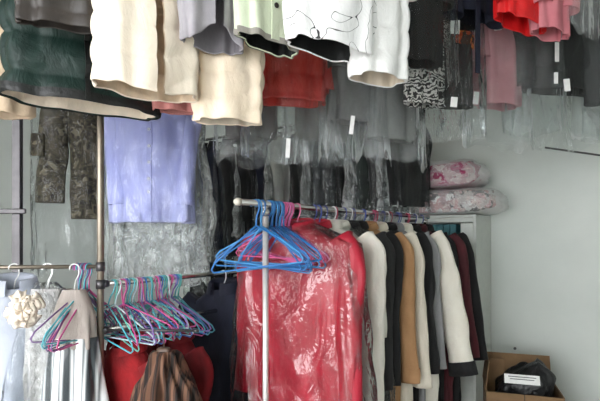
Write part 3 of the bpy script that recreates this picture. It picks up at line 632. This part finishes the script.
coat('red_sweater', 'bright red sweater below the bunch of hangers', 'sweater', RH2.at(.10), YAW + D2(10), .52, wsh=.15, whem=.16, t=.06, mat=fabric('bright_red_knit', (150, 12, 20), (104, 6, 12), .9, .5, 16), sl=.42, splay=.02, hlabel='wire hanger inside the bright red sweater')
coat('red_cardigan', 'red cardigan behind the brown striped cloth', 'cardigan', RH2.at(.36), YAW, .5, wsh=.15, whem=.15, t=.05, mat=fabric('deep_red_knit', (120, 12, 22), (90, 8, 14), .9), sl=.4, splay=.0, hlabel='wire hanger inside the red cardigan')
STR = pattern('brown_stripes', 'stripes', [(26, 18, 15), (84, 56, 42), (44, 30, 24), (112, 80, 62)], 7, st=(1, 1, .3))
qb = P(164, 300, 1.86)
bs = root('striped_skirt', 'brown striped gathered cloth bunched below the coloured hangers', 'skirt', (qb[0], qb[1], 1.02), D2(-10))
loose('', '', '', None, 0, [(-.070, .035), (-.085, .05), (-.11, .055), (-.15, .075), (-.20, .105), (-.28, .125), (-.7, .17)], STR, 19, .045, seed=6, parent=bs, flat=.75, wr=.034, zst=9, partname='gathered_cloth')
m = MB(); m.tube([(-.0, 0, 0.0), (0, 0, -.06)], .003, 6); m.box((0, 0, -.07), (.05, .03, .03), bev=.006); m.build('clip', solid('clip_brown', (90, 70, 58), .5), bs)
plain_rail(Rail(pp[:2] + np.array([.02, .0]), (qb[0] + .12, qb[1] + .02), 1.025), 'thin dark arm holding the brown striped cloth', .005, DARKSTEEL)
coat('dark_coat', 'dark navy long coat behind the bunched hangers', 'coat', RH.at(.66), YAW + D2(8), 1.05, wsh=.21, whem=.23, t=.05, mat=NAVY, sl=.6, splay=.02, hlabel='wire hanger inside the dark navy long coat')
coat('dark_coat', 'black long coat between the bunched hangers and the crimson coat', 'coat', RH.at(.80), YAW + D2(4), 1.05, wsh=.23, whem=.26, t=.05, mat=BK, sl=.6, splay=.04, hlabel='wire hanger inside the black long coat by the bunched hangers')

# ---- far lower left rail: robe, satin dress, films, hangers
RF = Rail((P(-150, 0, 1.80)[0], 1.80), (pp[0], pp[1] - .0), 1.275)
plain_rail(RF, 'chrome rail carrying the pale robe at the lower left', .008, TANSTEEL)
fp = RF.at(0); m = MB(); p3 = root('support_pole', 'steel pole at the left end of the robe rail', 'pole', (fp[0], fp[1], 0)); m.tube([(0, 0, 0), (0, 0, ZC)], .0135, 16); m.build('tube', TANSTEEL, p3)
m = MB(); m.tube([(0, 0, 0), (0, 0, .012)], .05, 18); m.build('base_flange', DARKSTEEL, p3)
ROBE = fabric('pale_robe', (182, 188, 200), (164, 170, 184), .6, .3, 6)
rr_, _ = coat('pale_robe', 'pale grey white robe with a cream ruffled flower at the collar', 'robe', RF.px(14) , D2(28), .95, wsh=.13, whem=.17, t=.06, mat=ROBE, folds=9, fa=.02, sl=.5, splay=.01, hlabel='wire hanger inside the pale grey white robe')
G = MB(); rng = np.random.default_rng(3); q0 = to_local(rr_, P(23, 310, 1.66))
fl = fabric('cream_ruffle', (240, 230, 216), (230, 214, 196), .9)
for k in range(30):                                     # ruffled petals of the rosette
    a = k * 2.399 + rng.uniform(-.4, .4); rad = 010e-3 + .0018 * k * rng.uniform(.7, 1.25); th = np.linspace(-1.1, 1.1, 13); wv = rng.uniform(3, 5); ph = rng.uniform(0, 6)
    pts = []
    for rr, zo, am in ((rad * .2, .022, .002), (rad * .7, .03 - .0008 * k, .007), (rad + .012, .046 - .0013 * k, .008), (rad + .022 + .004 * math.sin(k), .040 - .0017 * k, .010)):
        pts.append([((rr + am * .4 * math.sin(wv * t + ph)) * math.cos(a + t / (1 + .05 * k)), -zo - am * math.sin(wv * t * .8 + ph), (rr + am * .5 * math.cos(wv * t)) * math.sin(a + t / (1 + .05 * k)) * 1.15) for t in th])
    mb = MB(); mb.add(*gridf(np.array(pts) * .74 + q0, False)); o = mb.build('petal', fl, rr_)
    so = o.modifiers.new('t', 'SOLIDIFY'); so.thickness = .003
coat('black_coat', 'black coat at the lower left edge beside the pale robe', 'coat', RF.px(-42), D2(20), 1.0, wsh=.17, whem=.2, t=.05, mat=BK, hlabel='wire hanger inside the black coat at the lower left edge')
SAT = pattern('satin_highlight_bands', 'stripes', [(62, 68, 72), (226, 230, 232), (96, 102, 106), (240, 242, 244)], 4, .35, st=(1, 1, .1))  # pale bands paint the broad highlights of the satin into its stripes
q = RF.px(78) - np.array([0, .03, 0])
sd = root('satin_dress', 'silver and dark satin dress with painted highlight stripes and a taupe bodice', 'dress', q, D2(4))
A = shell(.22, .075, .08, .045, folds=7, fa=.008, seed=8, z0=-.085, drop=.09, neck=.04); garment_body(sd, A, fabric('taupe_chiffon', (178, 168, 160), (158, 148, 142), .8), name='bodice')
loose('', '', '', None, 0, [(-.27, .082), (-.33, .09), (-.50, .115), (-.95, .16)], SAT, 7, .026, seed=2, parent=sd, partname='skirt')
hanger(q, D2(4), 'wire hanger inside the silver satin dress', WHITE_H, width=.15)
for k in range(9):
    c = ['lilac', 'pink', 'turquoise'][k % 3]
    hanger(RF.px(76 + 1.6 * k), D2(72 + R.uniform(-14, 14)), c + ' coated wire hanger drooping over the satin dress', pal[c] if c != 'lilac' else (130, 92, 150), c + ' hangers over the satin dress', .38, (R.uniform(-.12, .12), R.uniform(-.1, .15)), .003, .17)
bag(RF.px(47), D2(10), 'crumpled clear film between the pale robe and the satin dress', .66, .11, .12, .06, 'shiny', 301, ridge=.03, wr=.03, folds=9, fa=.02)
hanger(RF.px(47), D2(10), 'wire hanger inside the crumpled clear film', WHITE_H, width=.18)
lace = fabric('white_lace', (200, 198, 196), (170, 168, 168), .9, .8, 30)
coat('lace_dress', 'white lace dress wrapped in film beside the satin dress', 'dress', RF.px(48), D2(14), .85, wsh=.085, whem=.09, t=.045, mat=lace, sl=0, col=False, folds=10, fa=.012, wr=.012, hlabel='wire hanger inside the white lace dress', hw=.15)

# ---- dark T shaped stand by the left wall
ts = P(17.5, 235, 2.45); st = root('t_stand', 'dark steel upright with a short cross bar by the left edge', 'stand', (ts[0], ts[1], 0), 0)
m = MB(); m.box((0, 0, 1.02), (.042, .03, 2.04), bev=.004); m.build('upright', DARKSTEEL, st, False)
zb = ZY(211.5, 2.45); m = MB(); m.box((-.10, -.022, zb), (.31, .016, .026), bev=.004); m.build('cross_bar', DARKSTEEL, st, False)
m = MB(); m.box((0, 0, .01), (.3, .3, .02), bev=.004); m.build('base_plate', DARKSTEEL, st, False)

# ---- metal cabinet with files, quilts on top
CAB = solid('cabinet_paint', (196, 200, 194), .45, 0, .04); cw, cd, ch = .60, .40, 1.545
cr = RM(-.04, -.005 - cd, 0)        # right front corner of the cabinet
cc = cr - U * cw / 2 + V * cd / 2
cb = root('metal_cabinet', 'pale grey metal cabinet with open top shelf at the end of the rack', 'cabinet', cc, YAW)
def cpart(nm, c, s, mat=CAB, par=None, bev=.003): m = MB(); m.box(c, s, bev=bev); return m.build(nm, mat, par or cb, False)
cpart('side_panel', (-cw / 2 + .01, 0, ch / 2), (.02, cd, ch)); cpart('side_panel', (cw / 2 - .01, 0, ch / 2), (.02, cd, ch))
cpart('top_panel', (0, 0, ch - .011), (cw - .042, cd - .002, .02)); cpart('back_panel', (0, cd / 2 - .01, ch / 2), (cw - .042, .015, ch - .05))
cpart('top_rail', (0, -cd / 2 + .01, ch - .0385), (cw - .042, .018, .033)); cpart('front_stile', (cw / 2 - .065, -cd / 2 + .011, ch / 2 - .03), (.088, .02, ch - .062)); cpart('plinth', (0, 0, .04), (cw - .042, cd - .03, .08))
for z in (.45, .82, 1.18): cpart('shelf', (0, .005, z), (cw - .042, cd - .05, .016))
cpart('name_plate', (-.18, -cd / 2 - .002, ch - .038), (.10, .004, .022), solid('plate_black', (24, 24, 26), .5))
TEAL = solid('teal_card', (70, 128, 136), .6)
tl = None
for k in range(9):
    if tl is None:
        m = MB(); m.box((0, 0, .145), (.042, .24, .29), bev=.004); o = m.build('file_folder', TEAL, None, False); tl = o.data
    else: o = link('file_folder', tl)
    q = cc + U * (-.255 + .047 * k) + V * (-.03) + [0, 0, 1.189]; o.location = tuple(q); o.rotation_euler = (0, 0, YAW)
    tag(o, 'teal card file standing on the upper shelf of the cabinet', 'file', 'teal files in the cabinet')
def pillow(name, label, c, size, yaw, mat, seed, filmk=None, blabel=None, sag=.012):
    rt = root(name, label, 'quilt', c, yaw); n, mrow = 48, 22; sx, sy, sz = [v / 2 for v in size]
    def build(k, wr, nm, mt):
        G = []
        for f in np.linspace(-1, 1, mrow):
            e = (1 - abs(f) ** 2.6) ** .38 if abs(f) < 1 else .02
            ang = np.linspace(0, 2 * PI, n * 2, endpoint=False); ca, sa = np.cos(ang), np.sin(ang)
            off = wr * vnoise(ca * 4, sa * 4, f * 4 + seed, seed) + wr * .6 * vnoise(ca * 9, sa * 9, f * 8 + seed, seed + 2)
            x = (sx * k * max(.03, e) ** .5) * sp(ca, .4) + off * ca; y = (sy * k * max(.03, e) ** .5) * sp(sa, .4) + off * sa
            z = sz * (1 + k * f) if k == 1 else sz + sz * k * f
            G.append(np.stack([x, y, np.full_like(x, z) + wr * .6 * vnoise(x * 18, y * 18, f, seed + 5) * (1 if f > -.5 else 0)], 1))
        G = np.array(G); G[:, :, 2] = np.maximum(G[:, :, 2], 0.0015)
        return grid(nm, G, mt, rt, True, True, True)
    build(.96 if filmk else 1.0, .010, 'cloth', mat)
    for q in (-.25, .3):                                 # folded edges
        m = MB(); th = np.linspace(0, 1, 20)
        pts = np.stack([(th * 2 - 1) * sx * .86, np.full(20, -sy * .90) - .004 * np.sin(th * 17), np.full(20, sz * (1 + q)) + .008 * np.sin(th * 9 + q * 9)], 1)
        m.tube(pts, .012, 8); m.build('folded_edge', mat, rt)
    if filmk: build(1.05, .018, 'plastic_cover', FILMS[filmk])
    return rt
FLO = pattern('pink_floral', 'floral', [(206, 168, 176), (196, 120, 146), (222, 206, 206), (170, 44, 96), (214, 186, 190), (188, 150, 160)], 22)
GRY = pattern('grey_floral', 'floral', [(206, 170, 170), (196, 186, 184), (120, 116, 118), (214, 196, 192), (222, 220, 218), (176, 150, 152)], 26)
pillow('floral_quilt', 'folded dusty pink and grey floral quilt in plastic on the cabinet', cc + U * .06 + V * (-.04) + [0, 0, ch], (.74, .44, .19), YAW, GRY, 5, 'milky')
pillow('floral_quilt', 'folded pink floral quilt in plastic, topmost on the cabinet', cc + U * -.02 + V * (-.02) + [0, 0, ch + .195], (.64, .40, .21), YAW, FLO, 9, 'milky')

# ---- cardboard box with a black bag
CARD = solid('cardboard', (128, 100, 70), .85); bx = P(521, 235, 3.0); bw, bd, bh = .42, .34, .455
by = D2(-18); bo = root('cardboard_box', 'brown cardboard box with raised flaps against the wall', 'box', (bx[0], bx[1], 0), by)
def bpart(nm, c, s, rot=None): m = MB(); m.box(c, s, rot); return m.build(nm, CARD, bo, False)
bpart('front_side', (-bw / 4 - .001, -bd / 2, bh / 2), (bw / 2 - .003, .006, bh)); bpart('front_side', (bw / 4 + .001, -bd / 2, bh / 2), (bw / 2 - .003, .006, bh)); bpart('back_side', (0, bd / 2, bh / 2), (bw, .006, bh))
bpart('end_side', (-bw / 2, 0, bh / 2), (.006, bd - .008, bh)); bpart('end_side', (bw / 2, 0, bh / 2), (.006, bd - .008, bh)); bpart('bottom', (0, 0, .004), (bw - .008, bd - .008, .006))
bpart('flap', (-bw / 2 + .005, 0, bh + .085), (.006, bd - .02, .17), Matrix.Rotation(.12, 3, 'Y')); bpart('flap', (0, bd / 2 + .035, bh + .075), (bw - .02, .006, .16), Matrix.Rotation(-.45, 3, 'X'))
bpart('flap', (-bw * .34, bd / 2 - .012, bh + .06), (.12, .006, .13))
BAGM = fabric('black_plastic', (30, 31, 33), (20, 20, 22), .35, .9, 14); G = []
for f in np.linspace(0, 1, 30):
    ang = np.linspace(0, 2 * PI, 64, endpoint=False); ca, sa = np.cos(ang), np.sin(ang); r = (1 - max(0, f - .75) ** 2 * 9)
    z = bh - .3 + f * (.42 ) ; off = .016 * vnoise(ca * 3, sa * 3, f * 6, 77)
    G.append(np.stack([.02 + (.165 * r + off) * sp(ca, .6), .02 + (.13 * r + off) * sp(sa, .6), np.full(64, z) + (.05 * f * ca if f > .5 else 0) + .02 * vnoise(ca * 3, sa * 3, f * 3, 5)], 1))
bgk = root('bin_bag', 'black plastic bag with a white label inside the cardboard box', 'bag', (bx[0], bx[1], .2), by)
G = np.array(G); G[:, :, 2] -= .2
grid('film', G, BAGM, bgk, True, True, True)
m = MB(); m.box((0, 0, 0), (.19, .002, .055), Matrix.Rotation(-.55, 3, 'X')); lb = m.build('paper_label', PAPER, bgk, False); lb.location = tuple(to_local(bgk, P(522, 379.5, 2.80)))
for k in range(3):
    m = MB(); m.box((0, -.002, .014 - .014 * k), (.15 - .02 * k, .001, .004), Matrix.Rotation(-.55, 3, 'X')); m.build('printed_line', solid('ink_grey', (70, 72, 76), .7), lb, False)

# ---- rod and nail on the wall at the right
a_, b_ = P(545, 147.5, 3.16), P(690, 168, 2.74)
rd = root('wall_rod', 'thin dark rod held off the pale wall at the right', 'rod', (a_ + b_) / 2); o_ = (a_ + b_) / 2
m = MB(); m.tube([a_ - o_, b_ - o_], .0065, 10); m.build('tube', solid('grey_enamel', (92, 92, 90), .6), rd)
for t_ in (.62, .97):
    q = a_ + (b_ - a_) * t_; dv = -((q - W0) @ V); e = q + V * dv
    m = MB(); m.tube([q - o_, e - o_], .005, 8); m.build('bracket', DARKSTEEL, rd)
q = P(512, 351, 3.5); q = q - V * ((q - W0) @ V)
m = MB(); m.tube([q, q - V * .012], .010, 10); nl = m.build('wall_plug', solid('plug_grey', (90, 90, 92), .6)); tag(nl, 'small grey plug in the pale wall above the cardboard box', 'wall plug')

# ---- unseen ceiling tube lamps, added to light the clothes from above
for (u, v, lab) in ((-.6, -3.3, 'added unseen tube lamp on the ceiling near the shop front'), (-.9, -1.3, 'added unseen tube lamp on the ceiling over the back row')):
    c = RM(u, v, ZC); lp = root('fill_tube_lamp', lab, 'lamp', c, YAW)
    m = MB(); m.box((0, 0, -.03), (1.25, .09, .06), bev=.008); m.build('housing', solid('lamp_white', (230, 230, 228), .5), lp, False)
    e = NT('tube_glow'); e.b.inputs['Emission Color'].default_value = (1, .97, .92, 1); e.b.inputs['Emission Strength'].default_value = 9.0
    m = MB(); m.tube([(-.6, 0, -.08), (.6, 0, -.08)], .014, 12); m.build('glass_tube', e.m, lp)
    for s in (-.605, .605): m = MB(); m.box((s, 0, -.07), (.02, .03, .05)); m.build('end_holder', solid('lamp_white', (230, 230, 228), .5), lp, False)
